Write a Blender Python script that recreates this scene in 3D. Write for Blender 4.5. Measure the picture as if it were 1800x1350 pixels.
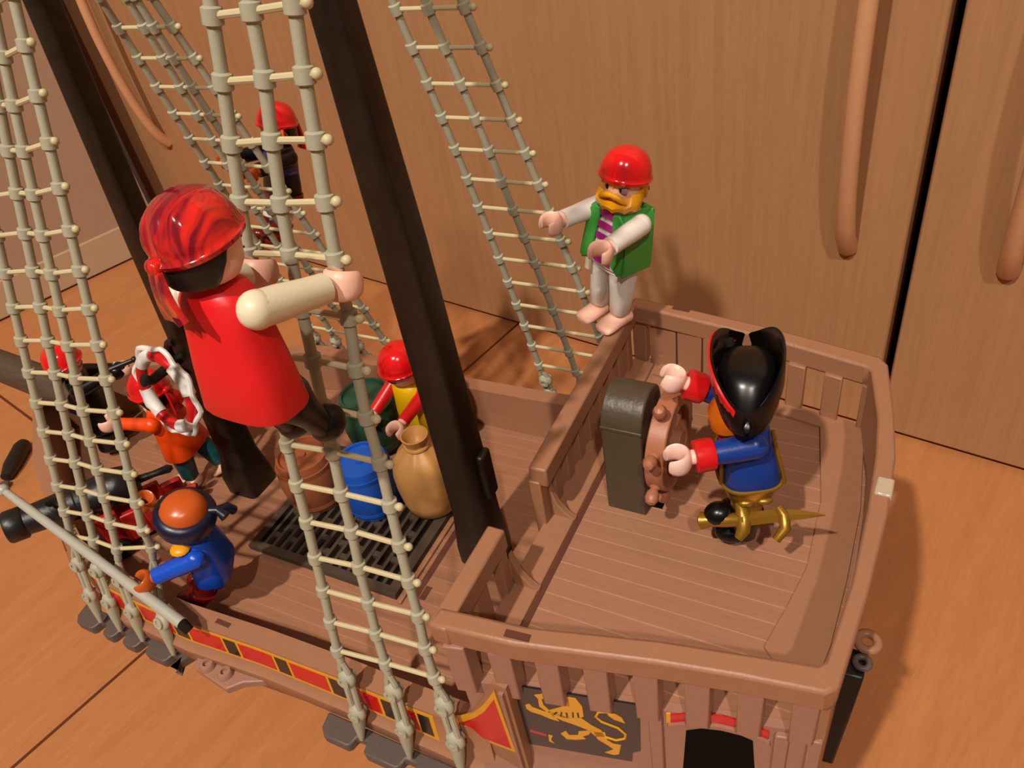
import bpy, bmesh, math, random
from mathutils import Vector, Matrix, Euler
random.seed(7)
S = 0.01                      # every number below is in centimetres; the scene is in metres
sc = bpy.context.scene
COL = sc.collection
for o in list(bpy.data.objects):
    bpy.data.objects.remove(o)

# ------------------------------------------------------------------ camera, light, exposure
cam_d = bpy.data.cameras.new('camera')
cam_d.sensor_fit = 'HORIZONTAL'; cam_d.sensor_width = 36.0
cam_d.lens = 36.0 * 1380.0 / 1800.0
cam_d.clip_start = 0.01; cam_d.clip_end = 50
cam = bpy.data.objects.new('camera', cam_d); COL.objects.link(cam)
X_ = Vector((0.89090234, 0.17431503, -0.41941302))
Y_ = Vector((0.42934487, -0.62446618, 0.65246071))
Z_ = Vector((-0.14817554, -0.76135161, -0.63117964))
rot = Matrix(((X_[0], -X_[1], -X_[2]), (Y_[0], -Y_[1], -Y_[2]), (Z_[0], -Z_[1], -Z_[2])))
cam.matrix_world = Matrix.Translation(Vector((0, -17.8, 37)) * S) @ rot.to_4x4()
sc.camera = cam

world = bpy.data.worlds.new('room_air'); sc.world = world; world.use_nodes = True
bg = world.node_tree.nodes['Background']
bg.inputs[0].default_value = (1.0, 0.82, 0.70, 1); bg.inputs[1].default_value = 0.13

def lamp(name, loc, target, watts, color, radius, angle, blend):
    d = bpy.data.lights.new(name, 'SPOT'); d.energy = watts; d.color = color
    d.shadow_soft_size = radius * S; d.spot_size = math.radians(angle); d.spot_blend = blend
    o = bpy.data.objects.new(name, d); COL.objects.link(o)
    o.location = Vector(loc) * S
    o.rotation_euler = (Vector(target) - Vector(loc)).to_track_quat('-Z', 'Y').to_euler()
    return o
lamp('ceiling_spot', (-28, -118, 205), (-18, 8, 10), 168, (1.0, 0.88, 0.76), 3.0, 75, 0.7)
lamp('ceiling_spot', (66, -124, 205), (-16, 16, 12), 92, (1.0, 0.88, 0.76), 3.5, 60, 0.9)

sc.view_settings.view_transform = 'Standard'; sc.view_settings.look = 'None'
sc.view_settings.gamma = 1.0; sc.view_settings.use_curve_mapping = False
sc.view_settings.exposure = 0.0

# ------------------------------------------------------------------ materials
def lin(h):
    h = h.lstrip('#'); v = [int(h[i:i+2], 16) / 255 for i in (0, 2, 4)]
    return tuple(c / 12.92 if c < .04045 else ((c + .055) / 1.055) ** 2.4 for c in v) + (1,)
def base_mat(name):
    m = bpy.data.materials.new(name); m.use_nodes = True
    nt = m.node_tree; b = nt.nodes['Principled BSDF']
    return m, nt, b
def N(nt, t, **kw):
    n = nt.nodes.new(t)
    for k, v in kw.items():
        if k in n.inputs: n.inputs[k].default_value = v
        else: setattr(n, k, v)
    return n
def plastic(name, col, rough=.35, spec=.5, var=.08, bump=.02, scale=900, metal=0.0, coat=0.0, sss=0.0):
    m, nt, b = base_mat(name)
    c = lin(col) if isinstance(col, str) else col
    tc = N(nt, 'ShaderNodeTexCoord'); nz = N(nt, 'ShaderNodeTexNoise', Scale=scale * .25, Detail=4.0)
    nt.links.new(tc.outputs['Object'], nz.inputs['Vector'])
    mx = N(nt, 'ShaderNodeMixRGB', blend_type='MIX')
    mx.inputs[1].default_value = tuple(x * (1 - var) for x in c[:3]) + (1,)
    mx.inputs[2].default_value = tuple(min(1, x * (1 + var)) for x in c[:3]) + (1,)
    nt.links.new(nz.outputs['Fac'], mx.inputs[0]); nt.links.new(mx.outputs[0], b.inputs['Base Color'])
    b.inputs['Roughness'].default_value = rough; b.inputs['Specular IOR Level'].default_value = spec
    b.inputs['Metallic'].default_value = metal; b.inputs['Coat Weight'].default_value = coat
    if bump:
        n2 = N(nt, 'ShaderNodeTexNoise', Scale=scale, Detail=3.0); nt.links.new(tc.outputs['Object'], n2.inputs['Vector'])
        bp = N(nt, 'ShaderNodeBump', Strength=bump * 5, Distance=.0004)
        nt.links.new(n2.outputs['Fac'], bp.inputs['Height']); nt.links.new(bp.outputs[0], b.inputs['Normal'])
    return m
def grain(name, c1, c2, stretch, scale, rough=.45, spec=.4, axis=(0, 0, 0), extra=None, bump=.1):
    """wood grain: noise stretched along one object axis"""
    m, nt, b = base_mat(name)
    tc = N(nt, 'ShaderNodeTexCoord'); mp = N(nt, 'ShaderNodeMapping')
    mp.inputs['Rotation'].default_value = axis; mp.inputs['Scale'].default_value = stretch
    nt.links.new(tc.outputs['Object'], mp.inputs['Vector'])
    n1 = N(nt, 'ShaderNodeTexNoise', Scale=scale, Detail=6.0, Roughness=.6, Distortion=.3)
    n2 = N(nt, 'ShaderNodeTexNoise', Scale=scale * 7, Detail=3.0, Roughness=.7)
    nt.links.new(mp.outputs[0], n1.inputs['Vector']); nt.links.new(mp.outputs[0], n2.inputs['Vector'])
    ad = N(nt, 'ShaderNodeMixRGB', blend_type='MIX'); ad.inputs[0].default_value = .45
    nt.links.new(n1.outputs['Fac'], ad.inputs[1]); nt.links.new(n2.outputs['Fac'], ad.inputs[2])
    rp = N(nt, 'ShaderNodeValToRGB'); rp.color_ramp.elements[0].position = .32; rp.color_ramp.elements[1].position = .68
    rp.color_ramp.elements[0].color = lin(c1); rp.color_ramp.elements[1].color = lin(c2)
    nt.links.new(ad.outputs[0], rp.inputs[0])
    out = rp.outputs[0]
    if extra: out = extra(nt, tc, out)
    nt.links.new(out, b.inputs['Base Color'])
    b.inputs['Roughness'].default_value = rough; b.inputs['Specular IOR Level'].default_value = spec
    bp = N(nt, 'ShaderNodeBump', Strength=bump, Distance=.0005)
    nt.links.new(ad.outputs[0], bp.inputs['Height']); nt.links.new(bp.outputs[0], b.inputs['Normal'])
    return m

def floor_seams(nt, tc, col):
    """one long board joint and one board end joint, in object coordinates (metres)"""
    sp = N(nt, 'ShaderNodeSeparateXYZ'); nt.links.new(tc.outputs['Object'], sp.inputs[0])
    def M(op, a, b_=None):
        n = N(nt, 'ShaderNodeMath', operation=op)
        for i, v in enumerate((a, b_)):
            if v is None: continue
            if isinstance(v, (int, float)): n.inputs[i].default_value = v
            else: nt.links.new(v, n.inputs[i])
        return n.outputs[0]
    u, v = sp.outputs[0], sp.outputs[1]              # u across the boards, v along them
    s1 = M('LESS_THAN', M('ABSOLUTE', u), .0011)
    s2 = M('MULTIPLY', M('LESS_THAN', M('ABSOLUTE', v), .0011), M('LESS_THAN', u, 0.0))
    s = M('MAXIMUM', s1, s2)
    mx = N(nt, 'ShaderNodeMixRGB'); nt.links.new(s, mx.inputs[0]); nt.links.new(col, mx.inputs[1])
    mx.inputs[2].default_value = lin('#5a2c14')
    return mx.outputs[0]

def plank_lines(nt, tc, col, amount=.5):
    """fine pale joints between deck planks running fore and aft"""
    sp = N(nt, 'ShaderNodeSeparateXYZ'); nt.links.new(tc.outputs['Object'], sp.inputs[0])
    a = N(nt, 'ShaderNodeMath', operation='MULTIPLY'); a.inputs[1].default_value = 1 / .00655; nt.links.new(sp.outputs[1], a.inputs[0])
    f = N(nt, 'ShaderNodeMath', operation='FRACT'); nt.links.new(a.outputs[0], f.inputs[0])
    l = N(nt, 'ShaderNodeMath', operation='LESS_THAN'); l.inputs[1].default_value = .07; nt.links.new(f.outputs[0], l.inputs[0])
    nz = N(nt, 'ShaderNodeTexNoise', Scale=220.0); nt.links.new(tc.outputs['Object'], nz.inputs['Vector'])
    k = N(nt, 'ShaderNodeMath', operation='MULTIPLY'); nt.links.new(l.outputs[0], k.inputs[0]); nt.links.new(nz.outputs['Fac'], k.inputs[1]); k.use_clamp = True
    k2 = N(nt, 'ShaderNodeMath', operation='MULTIPLY'); k2.inputs[1].default_value = amount; nt.links.new(k.outputs[0], k2.inputs[0]); k = k2
    mx = N(nt, 'ShaderNodeMixRGB'); nt.links.new(k.outputs[0], mx.inputs[0]); nt.links.new(col, mx.inputs[1])
    mx.inputs[2].default_value = lin('#d8a890')
    return mx.outputs[0]

def ruby(name):
    """streaked ruby plastic: lighter scarlet with darker wine folds"""
    m, nt, b = base_mat(name)
    tc = N(nt, 'ShaderNodeTexCoord'); mp = N(nt, 'ShaderNodeMapping'); mp.inputs['Scale'].default_value = (30, 230, 60)
    mp.inputs['Rotation'].default_value = (0, .5, .3)
    nt.links.new(tc.outputs['Object'], mp.inputs['Vector'])
    n1 = N(nt, 'ShaderNodeTexNoise', Scale=1.0, Detail=3.0, Distortion=1.2); nt.links.new(mp.outputs[0], n1.inputs['Vector'])
    rp = N(nt, 'ShaderNodeValToRGB'); rp.color_ramp.elements[0].position = .40; rp.color_ramp.elements[1].position = .58
    rp.color_ramp.elements[0].color = lin('#7a1020'); rp.color_ramp.elements[1].color = lin('#de2a1c')
    nt.links.new(n1.outputs['Fac'], rp.inputs[0]); nt.links.new(rp.outputs[0], b.inputs['Base Color'])
    b.inputs['Roughness'].default_value = .12; b.inputs['Coat Weight'].default_value = .5
    return m

M = dict(
    floor=grain('floor_laminate', '#a96c40', '#bb7d4c', (9, 1.1, 9), 11, .42, .45, extra=floor_seams, bump=.03),
    door=grain('door_beech', '#a07550', '#b1845b', (34, 34, 1.1), 8, .5, .35, bump=.06),
    handle=plastic('handle_wood', '#c8946c', .35),
    black=plastic('black_gap_shade', '#050404', .8, .1),  # black painted in for the shade of gaps and openings
    wall=plastic('pale_wall', '#a88a72', .7, .2, .04, .03, 300),
    skirting=plastic('pale_skirting', '#b79b7c', .6, .3, .03),
    ship=plastic('ship_brown', '#9a6d51', .42, .4, .07, .05, 700),
    deck=grain('ship_deck_plank', '#93684f', '#a07359', (4, 60, 60), 6, .45, .4, extra=plank_lines, bump=.08),
    maindeck=grain('ship_main_deck', '#8f6349', '#9e7054', (4, 60, 60), 6, .45, .4, extra=lambda n, t, c: plank_lines(n, t, c, .3), bump=.08),
    recess_shade=plastic('groove_shade', '#5a301e', .6),  # dark brown that paints shade into grooves, slots and sockets
    hullpink=plastic('hull_brown', '#9a715e', .42, .4, .07, .05, 700),
    mast=grain('mast_dark_brown', '#17110b', '#241a12', (40, 40, 3), 8, .42, .45, bump=.1),
    darkgrey=plastic('dark_grey_plastic', '#5a4e48', .45, .4, .12, .08, 500),
    stump=plastic('helm_box_grey_brown', '#4a3f30', .42, .5, .12, .10, 500),
    sprit=grain('bowsprit_dark', '#3d3026', '#5a483a', (3, 40, 40), 8, .5, .4, bump=.1),
    net=plastic('net_pale', '#a6a48e', .5, .3, .05, .04, 600),
    rung=plastic('rung_pale', '#c4b992', .45, .35, .05, .03, 600),
    iron=plastic('cannon_black', '#161514', .4, .5, .1, .06, 500),
    wheelbr=plastic('helm_brown', '#a5694c', .4, .4),
    red=plastic('red_plastic', '#d0161a', .3), redcap=plastic('red_cap', '#dc1216', .14, .6, .02, 0, coat=.4),
    shirtred=plastic('shirt_red', '#d81c20', .42, .4, .03, .02), ruby=ruby('ruby_bandana'),
    carriage=plastic('carriage_red', '#b01c18', .4),
    cream=plastic('cream_plastic', '#ded6b8', .38, .4, .03), white=plastic('white_plastic', '#e8e2da', .38, .4, .02),
    skin=plastic('pink_skin', '#eab8a2', .38, .4, .02), skinbr=plastic('orange_brown_skin', '#c0561c', .3, .5, .02, 0),
    pale=plastic('pale_pink', '#ecc2b4', .35, .4, .02), blackp=plastic('black_plastic', '#0a090a', .28, .4, .05, 0),
    hair=plastic('black_hair', '#15100e', .45), yellow=plastic('blond_yellow', '#e09a12', .35, .4, .04),
    shirtyellow=plastic('shirt_yellow', '#e6b800', .38), green=plastic('vest_green', '#3a9a3c', .35),
    magenta=plastic('magenta_stripe', '#b0208a', .4), barrelg=plastic('barrel_green', '#274b38', .4),
    blue=plastic('blue_plastic', '#0f4cc4', .3), barrelb=plastic('barrel_blue', '#1450b0', .35),
    navy=plastic('navy_plastic', '#10142e', .35), coat=plastic('coat_blue', '#123686', .35),
    gold=plastic('gold_plastic', '#98701f', .34, .6, .06, 0, metal=.55), orange=plastic('orange_plastic', '#e8480a', .32),
    ginger=plastic('ginger_beard', '#e0700c', .35), teal=plastic('teal_plastic', '#0d5050', .4),
    boot=plastic('boot_dark_red', '#6a1512', .25), mauve=plastic('mauve_paint', '#8a7288', .4), purple=plastic('purple_cloth', '#4a3a78', .4),
    sack=plastic('sack_tan', '#c08c50', .45, .4, .06, .05, 300), barrelbr=plastic('barrel_brown', '#8e5030', .4),
    pole=plastic('pale_grey_pole', '#a8a89c', .35, .45), ringwhite=plastic('rope_white', '#e4e2de', .5),
    clear=plastic('clear_clip', '#b8a890', .15, .7), gate=plastic('grating_dark', '#463a2e', .5, .35, .1, .08, 500),
    stickred=plastic('sticker_red', '#c4141c', .22, .6, .03, 0), stickblack=plastic('sticker_black', '#10131c', .2, .6, .05, 0),
    stickgold=plastic('sticker_gold', '#d69a20', .3, .5, .03, 0), dark=plastic('painted_hold_shade', '#1a120d', .8, .1),
    eye=plastic('eye_dark', '#1c1210', .3), mouth=plastic('mouth_red', '#8a2a1c', .4),
    mat=plastic('dark_mat', '#201a12', .85, .1),
)

# ------------------------------------------------------------------ mesh building
class MB:
    def __init__(s): s.v = []; s.f = []
    def add(s, vs, fs):
        n = len(s.v); s.v += [Vector(v) for v in vs]; s.f += [[i + n for i in f] for f in fs]; return s
    def box(s, c, d, R=None):
        c = Vector(c); h = Vector(d) / 2
        vs = [Vector((sx * h.x, sy * h.y, sz * h.z)) for sx in (-1, 1) for sy in (-1, 1) for sz in (-1, 1)]
        if R is not None: vs = [R @ v for v in vs]
        return s.add([v + c for v in vs], [(0, 1, 3, 2), (4, 6, 7, 5), (0, 4, 5, 1), (2, 3, 7, 6), (0, 2, 6, 4), (1, 5, 7, 3)])
    def loft(s, rings, cap=True, closed=False):
        n = len(rings[0]); vs = [v for r in rings for v in r]; fs = []
        m = len(rings)
        for i in range(m if closed else m - 1):
            for j in range(n):
                a, b = i * n + j, i * n + (j + 1) % n
                i2 = (i + 1) % m
                fs.append((a, b, i2 * n + (j + 1) % n, i2 * n + j))
        if cap and not closed:
            fs.append(tuple(range(n - 1, -1, -1))); fs.append(tuple((m - 1) * n + j for j in range(n)))
        return s.add(vs, fs)
    def tube(s, pts, r, seg=10, cap=True, closed=False, flat=None):
        pts = [Vector(p) for p in pts]; m = len(pts)
        rs = r if isinstance(r, (list, tuple)) else [r] * m
        rings = []; prev = None
        for i, p in enumerate(pts):
            a = pts[(i - 1) % m] if (closed or i) else p; b = pts[(i + 1) % m] if (closed or i < m - 1) else p
            t = (b - a).normalized()
            if prev is None:
                ref = Vector((0, 0, 1)) if abs(t.z) < .9 else Vector((1, 0, 0))
                u = t.cross(ref).normalized()
            else:
                u = (prev - t * prev.dot(t)).normalized()
            prev = u; w = t.cross(u)
            k = flat if flat else 1
            rings.append([p + (u * math.cos(q) + w * math.sin(q) * k) * rs[i] for q in (2 * math.pi * j / seg for j in range(seg))])
        return s.loft(rings, cap, closed)
    def lathe(s, prof, seg=24, mat=None, sx=1, sy=1):
        rings = []
        for r, z in prof:
            r = max(r, 1e-4)
            rings.append([Vector((r * sx * math.cos(2 * math.pi * j / seg), r * sy * math.sin(2 * math.pi * j / seg), z)) for j in range(seg)])
        if mat is not None: rings = [[mat @ v for v in r] for r in rings]
        return s.loft(rings)
    def ball(s, c, r, seg=16, n=10, R=None):
        c = Vector(c); r = Vector((r, r, r)) if isinstance(r, (int, float)) else Vector(r)
        rings = []
        for i in range(n + 1):
            a = -math.pi / 2 + math.pi * i / n; q = max(math.cos(a), 1e-3)
            ring = [Vector((r.x * q * math.cos(2 * math.pi * j / seg), r.y * q * math.sin(2 * math.pi * j / seg), r.z * math.sin(a))) for j in range(seg)]
            if R is not None: ring = [R @ v for v in ring]
            rings.append([v + c for v in ring])
        return s.loft(rings)
    def prism(s, outline, f0, f1):
        """outline 2-D points mapped by f0 and f1 to the two faces"""
        a = [Vector(f0(*p)) for p in outline]; b = [Vector(f1(*p)) for p in outline]; n = len(a)
        return s.add(a + b, [tuple(range(n - 1, -1, -1)), tuple(range(n, 2 * n))] + [(i, (i + 1) % n, n + (i + 1) % n, n + i) for i in range(n)])
    def xform(s, Mx):
        s.v = [Mx @ v for v in s.v]; return s
    def build(s, name, mat, parent=None, off=(0, 0, 0), angle=38, bevel=0, sub=0):
        me = bpy.data.meshes.new(name); o3 = Vector(off)
        me.from_pydata([(v - o3) * S for v in s.v], [], s.f)
        bm = bmesh.new(); bm.from_mesh(me); bmesh.ops.recalc_face_normals(bm, faces=bm.faces); bm.to_mesh(me); bm.free()
        me.polygons.foreach_set('use_smooth', [True] * len(me.polygons))
        if not sub: me.set_sharp_from_angle(angle=math.radians(angle))
        me.materials.append(M[mat] if isinstance(mat, str) else mat)
        o = bpy.data.objects.new(name, me); COL.objects.link(o)
        if parent is not None: o.parent = parent
        else: o.location = o3 * S
        if bevel:
            b = o.modifiers.new('edge_round', 'BEVEL'); b.width = bevel * S; b.segments = 2; b.limit_method = 'ANGLE'; b.angle_limit = math.radians(40)
            b.harden_normals = False
        if sub:
            b = o.modifiers.new('smooth', 'SUBSURF'); b.levels = sub; b.render_levels = sub
        return o

def thing(name, label, cat, loc=(0, 0, 0), rotm=None, group=None):
    o = bpy.data.objects.new(name, None); COL.objects.link(o); o.empty_display_size = .01
    o.location = Vector(loc) * S
    if rotm is not None: o.rotation_euler = rotm.to_euler()
    o['label'] = label; o['category'] = cat
    if group: o['group'] = group
    return o
def tag(o, label, cat, group=None):
    o['label'] = label; o['category'] = cat
    if group: o['group'] = group
    return o
def structure(o): o['kind'] = 'structure'; return o
def Rz(a): return Matrix.Rotation(a, 3, 'Z')
def Ry(a): return Matrix.Rotation(a, 3, 'Y')
def Rx(a): return Matrix.Rotation(a, 3, 'X')
def lerp(tab, x):
    if x <= tab[0][0]: return tab[0][1]
    for (a, va), (b, vb) in zip(tab, tab[1:]):
        if x <= b: return va + (vb - va) * (x - a) / (b - a)
    return tab[-1][1]
def frange(a, b, n): return [a + (b - a) * i / (n - 1) for i in range(n)]
def sup(a, b, z, n=28, e=2.6, cx=0, cy=0):
    out = []
    for j in range(n):
        t = 2 * math.pi * j / n; c, s_ = math.cos(t), math.sin(t)
        out.append(Vector((cx + a * math.copysign(abs(c) ** (2 / e), c), cy + b * math.copysign(abs(s_) ** (2 / e), s_), z)))
    return out

# ------------------------------------------------------------------ the room
def plane_obj(name, mat, size, loc, rz=0):
    w, h = size
    b = MB().box((0, 0, -.6), (w, h, 1.2))
    o = b.build(name, mat); o.location = Vector(loc) * S; o.rotation_euler = (0, 0, rz); return o
structure(plane_obj('floor', 'floor', (420, 420), (-33.6, -.63, 0), math.radians(-12.3)))

RW = math.radians(-9.6556)
ward = thing('wardrobe', 'tall beech wood wardrobe with bow handles standing behind the toy ship', 'wardrobe', (.27, 23.64, 0), Rz(RW))
MB().box((-20, 24, 60), (118, 44, 120)).build('body', 'black', ward)  # carcass coloured black to paint the shade between the doors
def door(x0, x1, hx, hz):
    d = MB().box(((x0 + x1) / 2, 0, 60.3), (x1 - x0, 1.9, 120)).build('door', 'door', ward, bevel=.12)
    pts = []
    for i in range(25):
        t = i / 24
        pts.append((hx, -.9 - 2.3 * max(0, math.sin(math.pi * t)) ** .55, hz + 23 * t))
    MB().tube(pts, [.44 + .1 * abs(2 * i / 24 - 1) ** 3 for i in range(25)], 14).build('handle', 'handle', d)
door(.26, 39, 4.6, 12.9)
door(-38.4, -.26, -3.15, 12.6)
door(-79.2, -38.52, -69.6, 10.6)

# pale wall on the left with its skirting
dw = Vector((.362, .932, 0)).normalized(); nw = Vector((-dw.y, dw.x, 0))
pend = Vector((-72.2, 33.17, 0)) - dw * 1.3; ang = math.atan2(dw.y, dw.x)
wl = MB().box((-45, 4.2, 60), (90, 8, 120)).build('wall_left', 'wall'); wl.location = pend * S; wl.rotation_euler = (0, 0, ang); structure(wl)
bl = MB().box((-45, .05, 1.95), (90, .5, 3.5)).build('baseboard_left', 'skirting', bevel=.08); bl.location = pend * S; bl.rotation_euler = (0, 0, ang); structure(bl)

# ------------------------------------------------------------------ the ship
OFF = (-20, 0, 0)
ship = thing('toy_ship', 'brown plastic toy sailing ship with two dark masts and rope nets', 'toy ship', OFF)
def part(b, name, mat, parent=None, **k): return b.build(name, mat, parent or ship, OFF, **k)
WT = [(-43.3, .05), (-42.6, .9), (-41.6, 1.9), (-40.4, 2.85), (-38.5, 4.35), (-36.5, 5.6), (-33.5, 7.15), (-31.7, 7.95), (-28.5, 8.65), (-24, 8.75), (-20, 8.5), (-16, 8.45), (-10.3, 8.5), (-8, 8.2), (-4, 7.4), (.4, 6.65)]
ZT = [(-44, 12.3), (-37, 12.0), (-35.8, 11.3), (-32.3, 11.2), (-31, 11.8), (-27, 11.5), (-20, 11.4), (-14, 11.6), (-9.5, 12)]
w_ = lambda x: lerp(WT, x); zt = lambda x: lerp(ZT, x); ys = lambda x: 7.95 - .2125 * (x + 8)
rings = []
for x in [-43.3, -43, -42.6, -41.6, -40.4, -38.5, -36.5, -35, -33.5, -31.7, -30, -28.5, -26, -24, -22, -20, -18, -16, -14, -12, -10.5, -9.6]:
    w = w_(x); k = min(1, w / 5); t = zt(x); inn = max(w - .8 * min(1, .35 + w / 4), .02)
    half = [(.01 + .35 * w, .2), (.72 * w, 2.5), (.93 * w, 6), (w + .05 * k, 8.6), (w + .42 * k, 9.1), (w + .42 * k, 9.75), (w + .14 * k, 9.98), (w, t), (inn, t), (max(inn - .05, .01), 9.0)]
    r = [Vector((x, 0, 0))] + [Vector((x, y, z)) for y, z in half] + [Vector((x, 0, 9.0))] + [Vector((x, -y, z)) for y, z in reversed(half)]
    rings.append(r)
hull = part(MB().loft(rings), 'hull', 'ship', angle=50)
rings = []
for x in frange(-9.95, .3, 12):
    y = ys(x)
    bow = .55 * (1 - ((x + 10) / 10.4) ** 2) * 0
    half = [(.4 * y, .2), (.75 * y, 2.5), (.95 * y, 6), (y + .05, 8.6), (y + .38, 9.2), (y + .38, 9.9), (y + .1, 10.4), (y, 11), (y, 15)]
    rings.append([Vector((x, 0, 0))] + [Vector((x, a, b)) for a, b in half] + [Vector((x, 0, 15))] + [Vector((x, -a, b)) for a, b in reversed(half)])
part(MB().loft(rings), 'stern_castle', 'hullpink', angle=50)
for s in (1, -1):
    ol = [(-9.95, 9), (-11.9, zt(-11.9)), (-10.9, 11.85), (-10.3, 12.4), (-9.9, 13.2), (-9.3, 14.4), (-8.8, 15.6), (-8.3, 15.6), (-8.3, 9)]
    part(MB().prism(ol, lambda x, z: (x, s * 8.4, z), lambda x, z: (x, s * 7.8, z)), 'hull_cheek', 'ship')
# main deck
ol = []
xs = [-42.2, -41, -39.5, -38, -36, -34, -32, -30, -28, -25, -22, -18, -14, -9.9]
iny = lambda x: max(w_(x) - .8 * min(1, .35 + w_(x) / 4), .05) - .03
ol = [(x, -iny(x)) for x in xs] + [(x, iny(x)) for x in reversed(xs)]
part(MB().prism(ol, lambda x, y: (x, y, 8.7), lambda x, y: (x, y, 9.05)), 'main_deck', 'maindeck')
# poop deck
dx = [-9.98, -7.6, -4.1, -1.9, 0, .18]
ol = [(x, -(ys(x) - .3)) for x in dx] + [(x, ys(x) - .3) for x in reversed(dx)]
part(MB().prism(ol, lambda x, y: (x, y, 14.6), lambda x, y: (x, y, 15.03)), 'poop_deck', 'deck')
fr = MB()
def strip(b, A, B, z0, z1):
    """raised strip between polyline A and polyline B"""
    for (a0, a1), (b0, b1) in zip(zip(A, A[1:]), zip(B, B[1:])):
        q = [a0, a1, b1, b0]; b.prism(q, lambda x, y: (x, y, z0), lambda x, y: (x, y, z1))
strip(fr, [(-8.85, 7.1), (-1.8, 5.75), (-1.15, 2.0), (-1.1, -.9), (-1.4, -2.6), (-1.75, -4.2)], [(-8.7, 7.95), (-.3, 6.2), (.1, 2.0), (.1, -1), (.0, -3.5), (-.3, -5.6)], 14.9, 15.16)
part(fr, 'deck_border', 'ship', angle=30)
fr = MB()
strip(fr, [(-10.0, -7.7), (-10.0, 7.9)], [(-9.0, -7.6), (-9.0, 7.8)], 14.9, 15.16)
part(fr, 'deck_step', 'ship', bevel=.05)
part(MB().box((-8.88, -.55, 15.0), (.2, 14.0, .1)), 'groove_shade', 'recess_shade')  # dark strip colouring in the shade of a groove
part(MB().box((-6.5, .22, 15.0), (.56, .3, .1)), 'slot_shade', 'black')  # black plate painted as the shade of a slot

# poop rail
outer = [(-10.35, -8.5), (-7.77, -8.22), (-4, -7.38), (-1.9, -7.0), (.1, -6.72), (.38, -6.45), (.66, -3.58), (.84, -.4), (.8, 2.0), (.56, 3.9), (.1, 6.5), (-.2, 6.88), (-4.2, 7.72), (-8.6, 8.35), (-10.0, 8.55)]
inner = [(-10.3, -7.85), (-7.6, -7.55), (-4.1, -6.7), (-1.9, -6.3), (-.2, -6.0), (-.03, -5.8), (.22, -3.2), (.27, -.4), (.22, 1.9), (.08, 3.6), (-.4, 6.0), (-.55, 6.2), (-4.3, 7.05), (-8.5, 7.7), (-10.0, 7.9)]
rl = MB(); rl.loft([[Vector((o_[0], o_[1], 17.1)), Vector((o_[0], o_[1], 18)), Vector((i_[0], i_[1], 18)), Vector((i_[0], i_[1], 17.1))] for o_, i_ in zip(outer, inner)])
part(rl, 'rail', 'ship', bevel=.1, angle=30)
# stern bulwark wall under the rail
A = [(-.05, -6.35), (.3, -6.2), (.5, -3.5), (.6, -.4), (.56, 1.9), (.4, 3.8), (-.1, 6.3), (-.35, 6.5)]
B = [(-.2, -6.0), (-.03, -5.8), (.22, -3.2), (.27, -.4), (.22, 1.9), (.08, 3.6), (-.4, 6.0), (-.55, 6.2)]
sb = MB(); sb.loft([[Vector((a[0], a[1], 9.5)), Vector((a[0], a[1], 17.2)), Vector((b[0], b[1], 17.2)), Vector((b[0], b[1], 9.5))] for a, b in zip(A, B)])
part(sb, 'stern_wall', 'ship', angle=30)
for i in range(8):                                    # balusters both sides
    x = -9.7 + i * 1.345
    if x > .2: break
    for s in (-1, 1):
        if s == 1 and -8.9 < x < -5.2: continue
        x0, x1 = x - .32, x + .33
        q = [(x0, ys(x0) + .24), (x1, ys(x1) + .24), (x1, ys(x1) - .3), (x0, ys(x0) - .3)]
        low = 14.75 if s == -1 else 15
        part(MB().prism(q, lambda a, b: (a, s * b, low), lambda a, b: (a, s * b, 17.2)), 'baluster', 'hullpink' if s == -1 else 'ship', bevel=.05)
for i, (x0, x1) in enumerate([(-9.2, -8.0), (-7.93, -6.85), (-6.78, -5.6), (-5.53, -4.75)]):
    q = [(x0, ys(x0) + .1), (x1, ys(x1) + .1), (x1, ys(x1) - .25), (x0, ys(x0) - .25)]
    part(MB().prism(q, lambda a, b: (a, b, 15), lambda a, b: (a, b, 17.2)), 'rail_panel', 'ship', bevel=.04)
# dark-painted plates for the shade in sockets of the rail and bulwark tops
part(MB().box((-7.75, -7.93, 17.9), (.75, .24, .22), Rz(.1)), 'socket_shade', 'recess_shade')
part(MB().box((-7.85, 8.08, 17.9), (.75, .22, .22), Rz(-.1)), 'socket_shade', 'recess_shade')
part(MB().box((-21.95, -8.18, zt(-22) - .08), (.72, .2, .2)), 'socket_shade', 'recess_shade')
# front rails of the poop with balusters and curved knees
part(MB().box((-10.07, -6.56, 17.53), (.62, 3.85, .86)), 'front_rail', 'ship', bevel=.08)
part(MB().box((-9.98, 3.25, 17.53), (.66, 10.4, .86), Rz(.02)), 'front_rail', 'ship', bevel=.08)
for y, wd in [(-6.45, .75), (-4.95, .5)] + [(-1.75 + i * 1.12, .52) for i in range(9)]:
    part(MB().box((-10.05, y, 15.6), (.42, wd, 3.4)), 'baluster', 'ship', bevel=.05)
for y in (-4.55, -1.35):
    ol = [(-9.85, 16.7), (-9.9, 15.05), (-8.95, 15.1), (-9.3, 15.35), (-9.6, 15.8)]
    part(MB().prism(ol, lambda x, z: (x, y - .14, z), lambda x, z: (x, y + .14, z)), 'knee', 'ship', bevel=.04)
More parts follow.
